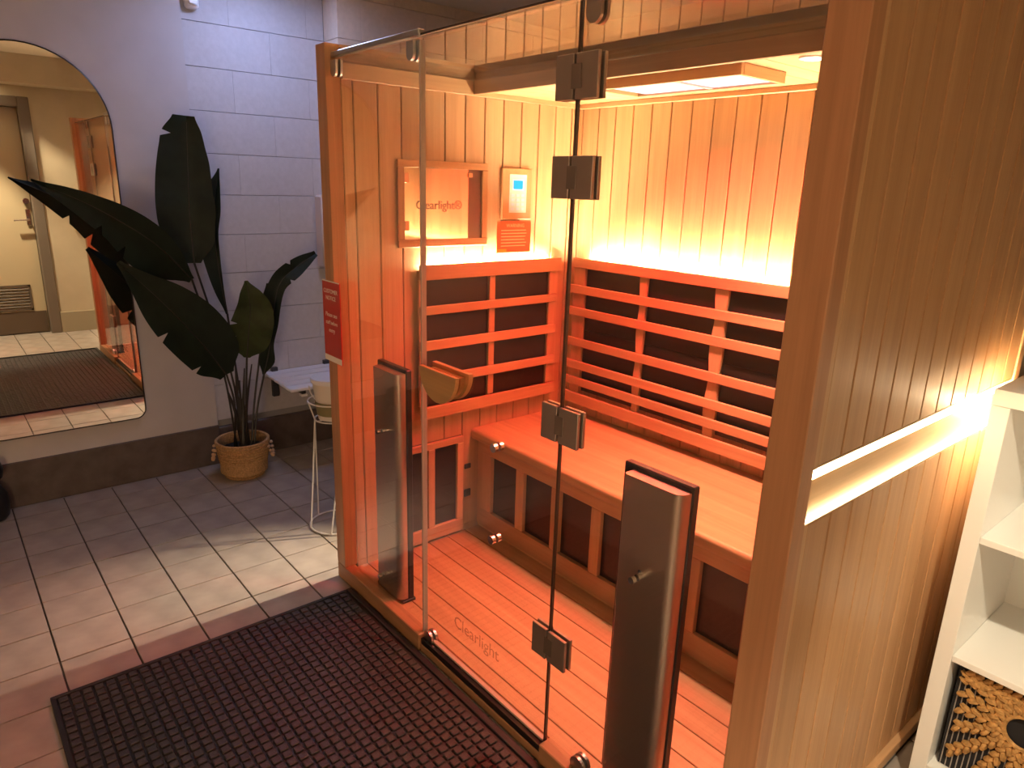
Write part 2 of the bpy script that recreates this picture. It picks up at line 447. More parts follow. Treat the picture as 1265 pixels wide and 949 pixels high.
# left wall: lining boards inside, plain outside skin with the light channel
lw = box('left_wall', 0.0, 0.02, 0.053, SD - 0.001, 0.0, 0.955, WZ, S)
box('outer_panel', 0.0, 0.02, 0.053, SD - 0.001, 1.067, SH - 0.012, WZ, lw)
box('backing', 0.021, 0.045, 0.053, YBK, 0.03, 1.30, WZ, lw); box('backing', 0.021, 0.045, 0.053, YBK, 1.61, ZR - 0.002, WZ, lw)
box('backing', 0.021, 0.045, 0.053, 0.27, 1.30, 1.61, WZ, lw); box('backing', 0.021, 0.045, 0.65, YBK, 1.30, 1.61, WZ, lw)
g = 0.0016
ys = [0.053] + [0.096 + PB * k for k in range(12) if 0.096 + PB * k < YBK - 0.01] + [YBK]
for a, b in zip(ys, ys[1:]):
    if b > 0.285 and a < 0.637:
        box('plank', 0.046, XI, a + g, b - g, ZF - 0.01, 1.318, WZ, lw, 0.0028)
        box('plank', 0.046, XI, a + g, b - g, 1.598, ZR - 0.002, WZ, lw, 0.0028)
    else:
        box('plank', 0.046, XI, a + g, b - g, ZF - 0.01, ZR - 0.002, WZ, lw, 0.0028)
# back wall
bw = box('back_wall', 0.0, SW - 0.012, YBK + 0.02, SD - 0.002, 0.0, SH - 0.012, WZ, S)
xs = [XI + 0.001] + [0.0925 + PB * k * 1.005 for k in range(18) if 0.0925 + PB * k * 1.005 < XI2 - 0.02] + [XI2]
for a, b in zip(xs, xs[1:]):
    box('plank', a + g, b - g, YBK, YBK + 0.019, ZF - 0.01, ZCE, WZ, bw, 0.0028)
# right wall: lining inside, boards outside above and below the light channel
rw = box('right_wall', XI2, XI2 + 0.02, 0.046, YBK, ZF - 0.01, ZR - 0.002, WZ, S)
XO = 1.805
ZL0, ZL1 = 0.955, 1.063                                # light channel
box('edge_board', XO - 0.024, XO + 0.002, 0.046, 0.075, 0.066, ZL0, WZ, rw, 0.0015)
box('edge_board', XO - 0.024, XO + 0.002, 0.046, 0.075, ZL1, SH - 0.012, WZ, rw, 0.0015)
ys = [0.076 + 0.0893 * k for k in range(13)]
ys[-1] = SD - 0.045
for a, b in zip(ys, ys[1:]):
    box('plank', XO - 0.02, XO, a + 0.003, b - 0.003, 0.066, ZL0 - 0.0045, WZO, rw, 0.0012)
    box('plank', XO - 0.02, XO, a + 0.003, b - 0.003, ZL1 + 0.0045, SH - 0.012, WZO, rw, 0.0012)
box('edge_board', XO - 0.024, XO + 0.004, SD - 0.044, SD - 0.004, 0.066, SH - 0.012, WZ, rw, 0.002)
box('backing', XI2 + 0.0205, XI2 + 0.0225, 0.046, SD - 0.004, 0.066, ZL0 - 0.003, WZ, rw)
box('backing', XI2 + 0.0205, XI2 + 0.0225, 0.046, SD - 0.004, ZL1 + 0.003, SH - 0.012, WZ, rw)
box('base_rail', XO - 0.02, XO + 0.016, 0.046, SD, 0.03, 0.062, wood(1), S, 0.002)
# light channels let into both outer sides, LED tape along the upper and lower lips
ch = box('light_channel', XO - 0.018, XO - 0.014, 0.048, SD - 0.046, ZL0 - 0.002, ZL1 + 0.002, wood(1, (0.62, 0.40, 0.2), 0.75, 0.4, 'wood_channel'), S)
box('channel_lip', XO - 0.021, XO - 0.0002, 0.048, SD - 0.046, ZL1, ZL1 + 0.004, WY, ch); box('channel_lip', XO - 0.021, XO - 0.0002, 0.048, SD - 0.046, ZL0 - 0.004, ZL0 - 0.0005, WY, ch)
box('led_tape', XO - 0.0138, XO - 0.0125, 0.050, SD - 0.05, ZL1 - 0.030, ZL1 - 0.008, LED_C, ch)
box('led_tape', XO - 0.0138, XO - 0.002, 0.050, SD - 0.05, ZL0 - 0.0003, ZL0 + 0.0015, LED_C, ch)
mb = MB(); mb.ball((XO - 0.007, 0.98, 1.012), 0.006, (1, 3, 1), 2); mb.build('lamp_capsule', emit('lamp_capsule', (1, 0.75, 0.42), 40.0), ch)
lamp('side_lamp', 'POINT', (XO - 0.001, 0.98, 1.012), L_BULB_R, (1.0, 0.76, 0.45), ch, shadow_soft_size=0.02)
chl = box('light_channel', 0.0205, 0.0208, 0.053, SD - 0.01, 0.956, 1.066, MATS['wood_channel'], S)
added_spot = lamp('side_lamp', 'SPOT', (-0.004, 0.98, 1.01), L_SPOT_L, (1.0, 0.80, 0.55), chl, shadow_soft_size=0.012, spot_size=math.radians(42), spot_blend=1.0)  # added spot, throws the bright floor band left of the cabin
dv = Vector((-0.10, -0.28, 0.0)) - Vector((-0.004, 0.98, 1.01))
added_spot.rotation_euler = dv.to_track_quat('-Z', 'Y').to_euler()

# inside floor boards, ceiling boards, fascia, mouldings
fl = box('floor_panel', XI + 0.002, XI2 - 0.002, 0.046, YBK - 0.002, 0.0, ZF - 0.016, WX, S)
ys = [0.046] + [0.0965 + 0.0957 * k for k in range(7)]
for a, b in zip(ys, ys[1:]):
    box('floor_board', XI + 0.002, XI2 - 0.002, a + g, b - g, ZF - 0.015, ZF, WX, fl, 0.0015)
CYF = 0.585
ce = box('ceiling_panel', XI, XI2, CYF + 0.022, YBK + 0.02, ZCE + 0.016, ZR + 0.03, WY, S)
xs = [XI] + [0.11 + PB * k for k in range(18) if 0.11 + PB * k < XI2 - 0.03] + [XI2]
for a, b in zip(xs, xs[1:]):
    box('ceiling_board', a + g, b - g, CYF + 0.022, YBK, ZCE, ZCE + 0.015, WY, ce, 0.0015)
box('fascia', XI + 0.016, XI2 - 0.002, CYF, CYF + 0.02, 1.853, ZR - 0.001, wood(0, (0.42, 0.22, 0.11), 0.7, 0.45, 'wood_fascia'), S, 0.0015)
box('crown_moulding', XI + 0.001, XI + 0.015, 0.053, YBK - 0.001, 1.850, ZR - 0.001, WY, S, 0.002)
box('crown_moulding', XI + 0.016, XI2, YBK - 0.014, YBK - 0.001, 1.848, ZCE - 0.001, WX, S, 0.002)
box('top_cap', 0.0, XI, 0.053, SD, SH - 0.011, SH, WY, S); box('top_cap', XI2, SW, 0.046, SD, SH - 0.011, SH, WY, S)

# glass: roof, two fixed panes, door
box('roof_glass', 0.046, XI2 + 0.02, 0.022, CYF + 0.02, ZR, ZR + 0.008, GLASS, S)
fx = box('fixed_glass', 0.067, 0.589, GY - 0.004, GY + 0.004, 0.066, ZR - 0.001, GLASS, S)
fx2 = box('fixed_glass', 1.204, 1.746, GY - 0.004, GY + 0.004, 0.066, ZR - 0.001, GLASS, S)
gd = box('glass_door', 0.597, 1.197, GY - 0.004, GY + 0.004, 0.054, ZR - 0.004, GLASS, S)
box('edge_seal', 0.5895, 0.5965, GY - 0.008, GY + 0.010, 0.060, ZR - 0.002, SEAL, fx, 0.001)
box('edge_seal', 1.1975, 1.2035, GY - 0.004, GY + 0.004, 0.056, ZR - 0.002, SEALD, fx2)
box('bottom_seal', 0.60, 1.195, GY - 0.006, GY + 0.006, 0.0525, 0.0595, plain('clear_strip', (0.5, 0.36, 0.30), 0.3), gd)
box('top_rail', 0.066, 0.592, GY - 0.010, GY + 0.012, ZR + 0.009, ZR + 0.026, STEEL, S, 0.003)
box('top_rail', 0.593, 1.747, GY - 0.004, GY + 0.006, ZR + 0.009, ZR + 0.014, SEALD, S)
def clip(cx, z_top, h, wd, parent, up=False):
    mb = MB()
    for y0, y1 in ((GY - 0.013, GY - 0.0045), (GY + 0.0045, GY + 0.013)):
        pts = []
        rr = wd / 2
        s = -1 if not up else 1
        pts += [(cx - rr, z_top), (cx - rr, z_top + s * (h - rr))]
        for k in range(1, 10):
            a = PI * k / 10
            pts.append((cx - rr * math.cos(a), z_top + s * (h - rr) + s * rr * math.sin(a)))
        pts += [(cx + rr, z_top + s * (h - rr)), (cx + rr, z_top)]
        mb.prism(pts, 1, y0, y1)
    mb.build('glass_clip', STEEL if up or cx < 0.7 else HINGE_M, parent)
clip(0.088, ZR - 0.001, 0.05, 0.036, fx); clip(0.552, ZR - 0.001, 0.05, 0.036, fx); clip(1.245, ZR - 0.001, 0.052, 0.042, fx2)
clip(0.628, 0.0525, 0.034, 0.05, gd, True); clip(1.335, 0.066, 0.04, 0.05, fx2, True)
def hinge(zc, h):
    mb = MB()
    z0, z1 = zc - h / 2, zc + h / 2
    for y0, y1 in ((GY - 0.014, GY - 0.0045), (GY + 0.0045, GY + 0.014)):
        mb.box(1.143, 1.197, y0, y1, z0, z1, 0.0012); mb.box(1.2035, 1.268, y0, y1, z0, z1, 0.0012)
    mb.build('hinge', HINGE_M, gd)
    mb = MB(); mb.box(1.193, 1.222, GY - 0.0165, GY - 0.0145, zc - h * 0.27, zc + h * 0.27, 0.0006)
    mb.cyl((1.2, GY - 0.010, zc - h * 0.27), (1.2, GY - 0.010, zc + h * 0.27), 0.0045, 10)
    mb.build('hinge_knuckle', plain('bronze_knuckle', (0.22, 0.165, 0.14), 0.36, 0.5), gd)
for zc in (1.755, 1.552, 0.983, 0.368): hinge(zc, 0.090)
# half-round wooden door handle, one half on each face of the door
def half_disc(cx, zc, rr):
    return [(cx - rr, zc)] + [(cx - rr * math.cos(PI * k / 20), zc - rr * math.sin(PI * k / 20)) for k in range(1, 20)] + [(cx + rr, zc)]
HW = wood(0, (0.50, 0.29, 0.12), 0.75, 0.4, 'wood_handle')
mb = MB(); mb.prism(half_disc(0.709, 1.008, 0.094), 1, 0.0, 0.013); mb.prism(half_disc(0.709, 1.0, 0.076), 1, 0.013, GY - 0.0045)
mb.build('door_handle', HW, gd)
mb = MB(); mb.prism(half_disc(0.706, 1.012, 0.094), 1, 0.049, 0.064); mb.prism(half_disc(0.706, 1.0, 0.076), 1, GY + 0.0045, 0.049)
mb.build('door_handle', HW, gd)
def bolt(x, z, parent, rad=0.0125):
    mb = MB(); mb.cyl((x, GY - 0.016, z), (x, GY - 0.0045, z), rad, 20); mb.cyl((x, GY + 0.0045, z), (x, GY + 0.016, z), rad, 20)
    mb.build('glass_bolt', CHROME, parent, True)
bolt(0.958, 0.847, gd); bolt(0.957, 0.571, gd); 
for x, z, p in ((0.318, 0.704, fx), (0.306, 0.14, fx), (1.462, 0.691, fx2)): bolt(x, z, p, 0.008)
text('etched_logo', 'Clearlight', 0.0575, (0.770, GY - 0.0052, 0.187), (1, 0, 0), (0, 0, 1), etched('etch', (0.22, 0.09, 0.03), 0.2), gd, 0.0003)

# glazed niche in the left wall
ni = box('niche_back', 0.0215, 0.026, 0.275, 0.645, 1.305, 1.605, wood(2, (0.62, 0.42, 0.22), 0.8, 0.4, 'wood_niche'), S)
FRM = wood(1, (0.55, 0.28, 0.12), 0.7, 0.42, 'wood_frame')
box('frame_rail', XI + 0.001, 0.078, 0.257, 0.664, 1.584, 1.610, FRM, ni, 0.0015); box('frame_rail', XI + 0.001, 0.078, 0.257, 0.664, 1.298, 1.326, FRM, ni, 0.0015)
FRZ = wood(2, (0.55, 0.28, 0.12), 0.7, 0.42, 'wood_frame_z')
box('frame_stile', XI + 0.001, 0.078, 0.257, 0.284, 1.3265, 1.5835, FRZ, ni, 0.0015); box('frame_stile', XI + 0.001, 0.078, 0.638, 0.664, 1.3265, 1.5835, FRZ, ni, 0.0015)
DK = wood(2, (0.20, 0.08, 0.05), 0.7, 0.5, 'wood_dark')
box('niche_dark_strip', 0.027, 0.0635, 0.575, 0.6445, 1.319, 1.597, DK, ni)  # dark strip standing in for a reflection in the pane
box('niche_sill', 0.027, 0.0635, 0.276, 0.574, 1.306, 1.319, FRM, ni)
box('niche_mirror', 0.066, 0.070, 0.285, 0.574, 1.327, 1.583, plain('niche_mirror', (0.78, 0.68, 0.55), 0.06, 1.0), ni)
box('niche_glass', 0.068, 0.072, 0.5745, 0.637, 1.327, 1.583, GLASS, ni)
for z in (1.36, 1.53): box('hinge', 0.0725, 0.077, 0.286, 0.303, z, z + 0.034, plain('copper_hinge', (0.65, 0.32, 0.18), 0.35, 0.6), ni, 0.001)
box('latch', 0.0725, 0.077, 0.572, 0.590, 1.556, 1.572, MATS['copper_hinge'], ni, 0.001)
text('etched_logo', 'Clearlight®', 0.0445, (0.0727, 0.335, 1.437), (0, 1, 0), (0, 0, 1), etched('etch2', (0.34, 0.2, 0.08), 0.42), ni, 0.0002)

# control keypad
kp = box('control_panel', XI + 0.001, 0.080, 0.736, 0.892, 1.398, 1.597, FRZ, S, 0.002)
fp = box('keypad', 0.0803, 0.0815, 0.772, 0.862, 1.424, 1.574, plain('keypad_face', (0.75, 0.62, 0.60), 0.4), kp)
mb = MB(); mb.box(0.0816, 0.0826, 0.785, 0.846, 1.511, 1.556); mb.build('display_bezel', plain('bezel', (0.85, 0.85, 0.85), 0.4), kp)
box('display', 0.0827, 0.0832, 0.790, 0.841, 1.516, 1.551, emit('lcd', (0.05, 0.55, 0.9), 0.75), kp)
for rr in range(4):
    for cc in range(3):
        box('key', 0.0816, 0.0828, 0.781 + cc * 0.026, 0.798 + cc * 0.026, 1.433 + rr * 0.018, 1.444 + rr * 0.018, plain('key_pad', (0.66, 0.62, 0.78), 0.4), kp)
# low heater on the left wall and the two sockets beside it
lh = box('wall_heater', XI + 0.001, XI + 0.006, 0.262, 0.553, 0.07, 0.507, HEAT, S)
for a, b in ((0.262, 0.292), (0.376, 0.408), (0.522, 0.553)): box('frame_stile', XI + 0.0065, 0.088, a, b, 0.127, 0.4785, WZ, lh, 0.002)
box('frame_rail', XI + 0.0065, 0.088, 0.262, 0.553, 0.479, 0.507, WY, lh, 0.002); box('frame_rail', XI + 0.0065, 0.088, 0.262, 0.553, 0.07, 0.1265, WY, lh, 0.002)
mb = MB(); mb.box(XI + 0.0005, XI + 0.008, 0.572, 0.604, 0.344, 0.366, 0.002); mb.build('wall_socket', BLACK, S)
mb = MB(); mb.box(XI + 0.0005, XI + 0.008, 0.570, 0.606, 0.212, 0.248, 0.004); mb.build('wall_socket', BLACK, S)
# small recessed downlight
dl = empty('downlight', (1.331, 0.73, ZCE)); dl.parent = S; dl.location = Vector((1.331, 0.73, ZCE)) - WL[S.name]
mb = MB(); mb.lathe([(0.022, ZCE - 0.001), (0.022, ZCE - 0.006), (0.034, ZCE - 0.004), (0.034, ZCE - 0.0005)], (1.331, 0.73), 24); mb.build('trim_ring', WHITEM, dl, True)
mb = MB(); mb.lathe([(0, ZCE - 0.003), (0.0215, ZCE - 0.003), (0.0215, ZCE - 0.001), (0, ZCE - 0.001)], (1.331, 0.73), 24); mb.build('lens', emit('down_lens', (1, 0.85, 0.62), 40), dl)
so = lamp('downlight_lamp', 'SPOT', (1.331, 0.73, ZCE - 0.012), L_DOWN, (1.0, 0.84, 0.58), dl, shadow_soft_size=0.02, spot_size=math.radians(100), spot_blend=1.0)

# ================================================================== THINGS IN THE CABIN
B = empty('sauna_bench', (0.9, 0.88, ZF), 'long wooden sauna bench with a row of black heater panels', 'bench')
BY0 = 0.606
pts = []
for k in range(9):
    a = PI / 2 * k / 8
    pts.append((BY0 + 0.016 * (1 - math.sin(a)), 0.525 - 0.016 * (1 - math.cos(a))))
pts = [(YBK - 0.003, 0.525)] + pts + [(BY0, 0.486), (BY0 + 0.006, 0.478), (YBK - 0.003, 0.478)]
mb = MB(); mb.prism(pts, 0, XI + 0.004, XI2 - 0.003); mb.build('seat_board', wood(0, (0.57, 0.35, 0.18), 0.72, 0.36, 'wood_seat', 0.04), B, True)
box('frame_rail', XI + 0.025, XI2 - 0.004, 0.640, 0.660, 0.416, 0.477, WX, B, 0.002)
box('frame_rail', XI + 0.025, XI2 - 0.004, 0.640, 0.660, ZF + 0.016, 0.152, WX, B, 0.002)
box('kick_board', XI + 0.005, XI2 - 0.004, 0.650, 0.661, ZF + 0.0005, ZF + 0.0155, WX, B)
box('end_board', XI + 0.005, XI + 0.0245, 0.642, 0.70, ZF + 0.016, 0.477, WZ, B)
wx = [0.165 + 0.2135 * k for k in range(7)]
edges = [(XI + 0.025, wx[0])] + [(wx[k] + 0.166, wx[k + 1]) for k in range(6)] + [(wx[6] + 0.166, XI2 - 0.004)]
for a, b in edges: box('stile', a, b, 0.640, 0.660, 0.1525, 0.4155, WZ, B, 0.002)
for x in wx: box('heater_panel', x - 0.01, x + 0.176, 0.661, 0.668, 0.14, 0.43, HEAT, B)

# backrest on the left wall
K = empty('slatted_backrest', (0.09, 0.69, 0.62), 'slatted wooden backrest with eight black heater panes below the keypad', 'backrest', 'slatted sauna backrests')
def bx(name, y0, y1, z0, z1, x0=0.092, x1=0.106, m=WY): return box(name, x0, x1, y0, y1, z0, z1, m, K, 0.002)
bx('top_rail', 0.332, 1.058, 1.176, 1.233); bx('bottom_rail', 0.332, 1.050, 0.620, 0.671)
for z0, z1 in ((1.042, 1.076), (0.902, 0.940), (0.762, 0.799)): bx('slat', 0.332, 1.040, z0, z1)
for y0, y1 in ((0.333, 0.366), (0.673, 0.703), (1.006, 1.055)): bx('upright', y0, y1, 0.672, 1.1755, 0.080, 0.0915, WZ)
for y0, y1 in ((0.367, 0.672), (0.704, 1.005)):
    for z0, z1 in ((1.06, 1.19), (0.92, 1.059), (0.781, 0.919), (0.64, 0.780)): box('heater_panel', 0.070, 0.077, y0, y1, z0, z1, HEAT, K)
box('led_tape', 0.070, 0.083, 0.37, 1.0, 1.212, 1.216, LED_W, K)
box('led_carrier', 0.068, 0.091, 0.34, 1.05, 1.206, 1.2115, WY, K)

# backrest on the back wall
K = empty('slatted_backrest', (0.92, 1.12, 0.58), 'wide slatted wooden backrest along the back wall above the bench', 'backrest', 'slatted sauna backrests')
def by(name, x0, x1, z0, z1, y0=1.094, y1=1.108, m=WX): return box(name, x0, x1, y0, y1, z0, z1, m, K, 0.002)
by('top_rail', 0.140, 1.735, 1.195, 1.236); by('bottom_rail', 0.115, 1.735, 0.582, 0.632)
for z0, z1 in ((1.083, 1.119), (0.985, 1.021), (0.848, 0.884), (0.744, 0.780), (0.669, 0.705)): by('slat', 0.122, 1.735, z0, z1)
def wavy(x0, x1, thin):
    n = 40; L_, R_ = [], []
    for i in range(n + 1):
        z = 0.633 + (1.1945 - 0.633) * i / n
        c = 0.5 + 0.5 * math.cos((z - 0.633) / (1.1945 - 0.633) * 2 * PI * 2.5)
        dx = thin * c
        L_.append((x0 + dx, z)); R_.append((x1 - dx * 0.6, z))
    return L_ + R_[::-1]
for x0, x1, th in ((0.138, 0.205, 0.004), (0.511, 0.549, 0.007), (0.866, 0.922, 0.009), (1.245, 1.29, 0.007), (1.66, 1.72, 0.004)):
    mb = MB(); mb.prism(wavy(x0, x1, th), 1, 1.108, 1.120); mb.build('upright', WZ, K)
for x0, x1 in ((0.20, 0.515), (0.545, 0.87), (0.918, 1.25), (1.285, 1.665)):
    for z0, z1 in ((0.64, 0.92), (0.922, 1.19)): box('heater_panel', x0, x1, 1.128, 1.136, z0, z1, HEAT, K)
box('led_tape', 0.20, 1.70, 1.126, 1.140, 1.212, 1.216, LED_W, K)
box('led_carrier', 0.15, 1.73, 1.1085, 1.150, 1.206, 1.2115, WX, K)

# tall infrared heaters standing behind the front glass
def heater(x0, label):
    t = empty('infrared_heater', (x0 + 0.1, 0.08, ZF), label, 'heater', 'tall heaters behind the front glass')
    xa, xb, y0, y1 = x0 + 0.03, x0 + 0.19, 0.048, 0.083
    rr = 0.026
    pts = [(xa, y1), (xa, y0 + 0.006), (xa + 0.006, y0)] + [(xb - rr + rr * math.sin(PI / 2 * k / 8), y0 + rr - rr * math.cos(PI / 2 * k / 8)) for k in range(9)] + [(xb, y1)]
    mb = MB(); mb.prism(pts, 2, ZF + 0.014, 0.918); mb.build('casing', BRONZE, t, True)
    mb = MB(); mb.box(x0, x0 + 0.194, 0.0835, 0.106, ZF + 0.012, 0.93, 0.003); mb.build('emitter_panel', BLACK, t)
    mb = MB(); mb.box(x0 + 0.012, x0 + 0.196, 0.058, 0.112, ZF + 0.0005, ZF + 0.0115, 0.002); mb.build('foot_plate', BLACK, t)
    mb = MB(); mb.cyl((xa + 0.07, y0 - 0.002, 0.70), (xa + 0.07, y0 + 0.001, 0.70), 0.006, 12); mb.build('screw', CHROME, t)
heater(0.209, 'tall bronze infrared heater behind the narrow left glass pane')
heater(1.360, 'tall bronze infrared heater behind the glass pane at the right')

# red lamp box under the ceiling
R = empty('red_light_lamp', (0.9, 0.785, ZCE), 'shallow wooden lamp box with two glowing panels on the sauna ceiling', 'lamp')
RX0, RX1, RY0, RY1, RZ = 0.612, 1.163, 0.672, 0.897, 1.836
box('front_board', RX0, RX1, RY0, RY0 + 0.014, RZ, ZCE - 0.001, WX, R, 0.001); box('rear_board', RX0, RX1, RY1 - 0.014, RY1, RZ, ZCE - 0.001, WX, R, 0.001)
box('side_board', RX0, RX0 + 0.014, RY0 + 0.0145, RY1 - 0.0145, RZ, ZCE - 0.001, WY, R, 0.001); box('side_board', RX1 - 0.014, RX1, RY0 + 0.0145, RY1 - 0.0145, RZ, ZCE - 0.001, WY, R, 0.001)
box('divider', 0.915, 0.930, RY0 + 0.0145, RY1 - 0.0145, RZ + 0.002, ZCE - 0.001, plain('pink_divider', (0.8, 0.3, 0.3), 0.5), R)
for a, b in ((RX0 + 0.05, 0.912), (0.933, RX1 - 0.018)):
    box('light_panel', a, b, RY0 + 0.018, RY1 - 0.018, RZ + 0.006, RZ + 0.012, RED_E, R)
    al = lamp('red_lamp', 'AREA', ((a + b) / 2, (RY0 + RY1) / 2, RZ + 0.004), L_RED * (1.35 if a < 0.8 else 0.7), (1.0, 0.028, 0.03), R, shape='RECTANGLE', size=b - a - 0.01, size_y=RY1 - RY0 - 0.045, spread=math.radians(128))

# orange warning notice on the left sauna wall
WN = empty('warning_notice', (0.083, 0.80, 1.262), 'square orange and red safety notice under the keypad', 'sign')
box('card', XI + 0.0185, XI + 0.0205, 0.709, 0.889, 1.264, 1.390, plain('notice_orange', (0.72, 0.13, 0.03), 0.4), WN)
text('heading', 'WARNING', 0.020, (XI + 0.0207, 0.805, 1.366), (0, 1, 0), (0, 0, 1), plain('notice_cream', (0.85, 0.7, 0.4), 0.5), WN, 0.0002, 'CENTER')
for k, (y0, y1) in enumerate(((0.73, 0.862), (0.73, 0.865), (0.73, 0.86), (0.73, 0.855), (0.73, 0.865), (0.73, 0.86))):
    box('print_line', XI + 0.0206, XI + 0.0211, y0, y1, 1.352 - k * 0.0125, 1.3555 - k * 0.0125, MATS['notice_cream'], WN)
box('print_block', XI + 0.0206, XI + 0.0211, 0.712, 0.76, 1.268, 1.279, plain('notice_yellow', (0.7, 0.45, 0.02), 0.5), WN)
bracket = box('holder', XI + 0.0005, XI + 0.018, 0.745, 0.85, 1.30, 1.36, plain('holder_clear', (0.5, 0.4, 0.3), 0.4), WN)

# red customer notice on the left corner post
CN = empty('customer_notice', (0.05, -0.003, 0.895), 'red notice card with white lettering on the left corner post', 'sign')
NR = plain('notice_red', (0.46, 0.012, 0.018), 0.3)
box('card', -0.018, 0.116, -0.0045, -0.001, 0.897, 1.190, NR, CN)
NW = plain('notice_white', (0.85, 0.8, 0.74), 0.5)
box('border', -0.018, 0.116, -0.0049, -0.0046, 0.897, 0.918, NW, CN); box('border', -0.018, 0.116, -0.0049, -0.0046, 1.186, 1.190, NW, CN)
for s_, z, sz in (('CUSTOMER', 1.146, 0.021), ('NOTICE', 1.122, 0.021), ('Please see', 1.062, 0.022), ('staff before', 1.034, 0.020), ('entry', 1.006, 0.022)):
    text('lettering', s_, sz, (0.046, -0.005, z), (1, 0, 0), (0, 0, 1), NW, CN, 0.0002, 'CENTER')

# ================================================================== IN FRONT AND AROUND
# rubber mat
MX0, MX1, MY0, MY1 = 0.127, 1.90, -1.0, -0.008
MT = empty('rubber_mat', ((MX0 + MX1) / 2, (MY0 + MY1) / 2, 0), 'black rubber floor mat with square pads in front of the sauna', 'mat')
box('mat_base', MX0, MX1, MY0, MY1, 0.001, 0.006, RUBBER, MT, 0.001)
mb = MB(); mb.box(MX0, MX1, MY1 - 0.022, MY1, 0.0062, 0.014, 0.002); mb.box(MX0, MX0 + 0.014, MY0, MY1 - 0.0225, 0.0062, 0.013, 0.002); mb.box(MX1 - 0.02, MX1, MY0, MY1 - 0.0225, 0.0062, 0.014, 0.002); mb.box(MX0 + 0.0145, MX1 - 0.0205, MY0, MY0 + 0.014, 0.0062, 0.013, 0.002)
mb.build('mat_border', RUBBER, MT)
px, py = 0.0305, 0.0315
pads = []
nx = int((MX1 - MX0 - 0.04) / px); ny = int((MY1 - MY0 - 0.042) / py)
for i in range(nx):
    for j in range(ny):
        x0 = MX0 + 0.018 + i * px; y0 = MY0 + 0.018 + j * py
        c = Vector((x0 + px / 2, y0 + py / 2, 0)); v = c - CAM
        dep = v.dot(f); u = 632.5 + F_PX * v.dot(r) / dep; vv = 474.5 + F_PX * v.dot(d) / dep
        vis = 0 <= u <= 1265 and vv <= 949
        pads.append((0 if vis else 1, dep, x0, y0))
pads.sort()
def pad_bm(x0, y0):
    return (x0, x0 + px - 0.0075, y0, y0 + py - 0.0075, 0.0064, 0.0125 + random.uniform(-0.0006, 0.0008))
for k, (v_, dep, x0, y0) in enumerate(pads[:290]):
    o = box('pad', x0, x0 + px - 0.0075, y0, y0 + py - 0.0075, 0.0064, 0.0128, PAD, MT, 0.0018)
    o.rotation_euler.z = random.uniform(-0.05, 0.05)
vs, fs = [], []
for (v_, dep, x0, y0) in pads[290:]:
    a, b, c_, d_, z0, z1 = pad_bm(x0, y0); n = len(vs); e = 0.0018
    vs += [(a, c_, z0), (b, c_, z0), (b, d_, z0), (a, d_, z0), (a, c_, z1 - e), (b, c_, z1 - e), (b, d_, z1 - e), (a, d_, z1 - e),
           (a + e, c_ + e, z1), (b - e, c_ + e, z1), (b - e, d_ - e, z1), (a + e, d_ - e, z1)]
    for q in range(4):
        p = (q + 1) % 4
        fs += [(n + q, n + p, n + 4 + p, n + 4 + q), (n + 4 + q, n + 4 + p, n + 8 + p, n + 8 + q)]
    fs.append((n + 8, n + 9, n + 10, n + 11))
me = bpy.data.meshes.new('pad_field'); me.from_pydata(vs, [], fs); me.update()
link('pad_field', me, PAD, MT, (0, 0, 0))['kind'] = 'stuff'

# arched wall mirror
MI = empty('arched_mirror', (XL, -0.66, 0.342), 'tall arched frameless mirror with thin dark rim on the left wall', 'mirror')
def arch(cy, hw, z0, z1, cr, n=28):
    pts = []
    for k in range(7): a = PI + PI / 2 * k / 6; pts.append((cy - hw + cr + cr * math.cos(a), z0 + cr + cr * math.sin(a)))
    for k in range(7): a = -PI / 2 + PI / 2 * k / 6; pts.append((cy + hw - cr + cr * math.cos(a), z0 + cr + cr * math.sin(a)))
    for k in range(n + 1): a = PI * k / n; pts.append((cy + hw * math.cos(a), z1 - hw + hw * math.sin(a)))
    return pts
pts = arch(-0.662, 0.322, 0.343, 2.046, 0.045)
mb = MB(); mb.prism(pts, 0, XL + 0.001, XL + 0.018); mb.build('mirror_glass', plain('mirror_silver', (0.86, 0.80, 0.70), 0.0, 1.0), MI)
mb = MB(); mb.tube([(XL + 0.012, y, z) for y, z in pts], 0.0065, 6, True); mb.build('rim', plain('rim_bronze', (0.045, 0.032, 0.025), 0.4, 0.3), MI, True)

# potted plant ------------------------------------------------------
PC = Vector((-1.225, 0.062, 0))
PL = empty('potted_plant', PC, 'tall broad-leaved artificial plant in a woven basket pot', 'plant')
LEAFM = plain('leaf_dark', (0.004, 0.011, 0.005), 0.55, 0, 0.35, 18, 0.1, 0.3)
LEAFL = plain('leaf_green', (0.022, 0.036, 0.008), 0.5, 0, 0.3, 18, 0.1, 0.3)
STEM = plain('stem', (0.02, 0.017, 0.013), 0.5, 0, 0.3, 40)
BASK = plain('basket_straw', (0.46, 0.28, 0.13), 0.7, 0, 0.35, 120, 0.4)
BEAD = plain('wood_bead', (0.55, 0.36, 0.22), 0.5)
pot = None
prof = []
H_ = 0.195
pt = link('basket_pot', bpy.data.meshes.new('basket_pot'), BASK, PL, PC)
bm = bmesh.new(); bm.to_mesh(pt.data); bm.free()
mb = MB()
n_coil = 15
prof = [(0.0, 0.004)]
outer = []
for k in range(n_coil):
    z = 0.004 + H_ * k / (n_coil - 1)
    t_ = k / (n_coil - 1)
    rr = 0.097 + 0.032 * math.sin(PI * min(1, t_ * 0.85) * 0.62) + (0.004 if t_ > 0.9 else 0)
    outer.append((rr, z))
for rr, z in outer:
    prof += [(rr, z - 0.0045), (rr + 0.0045, z), (rr, z + 0.0045)]
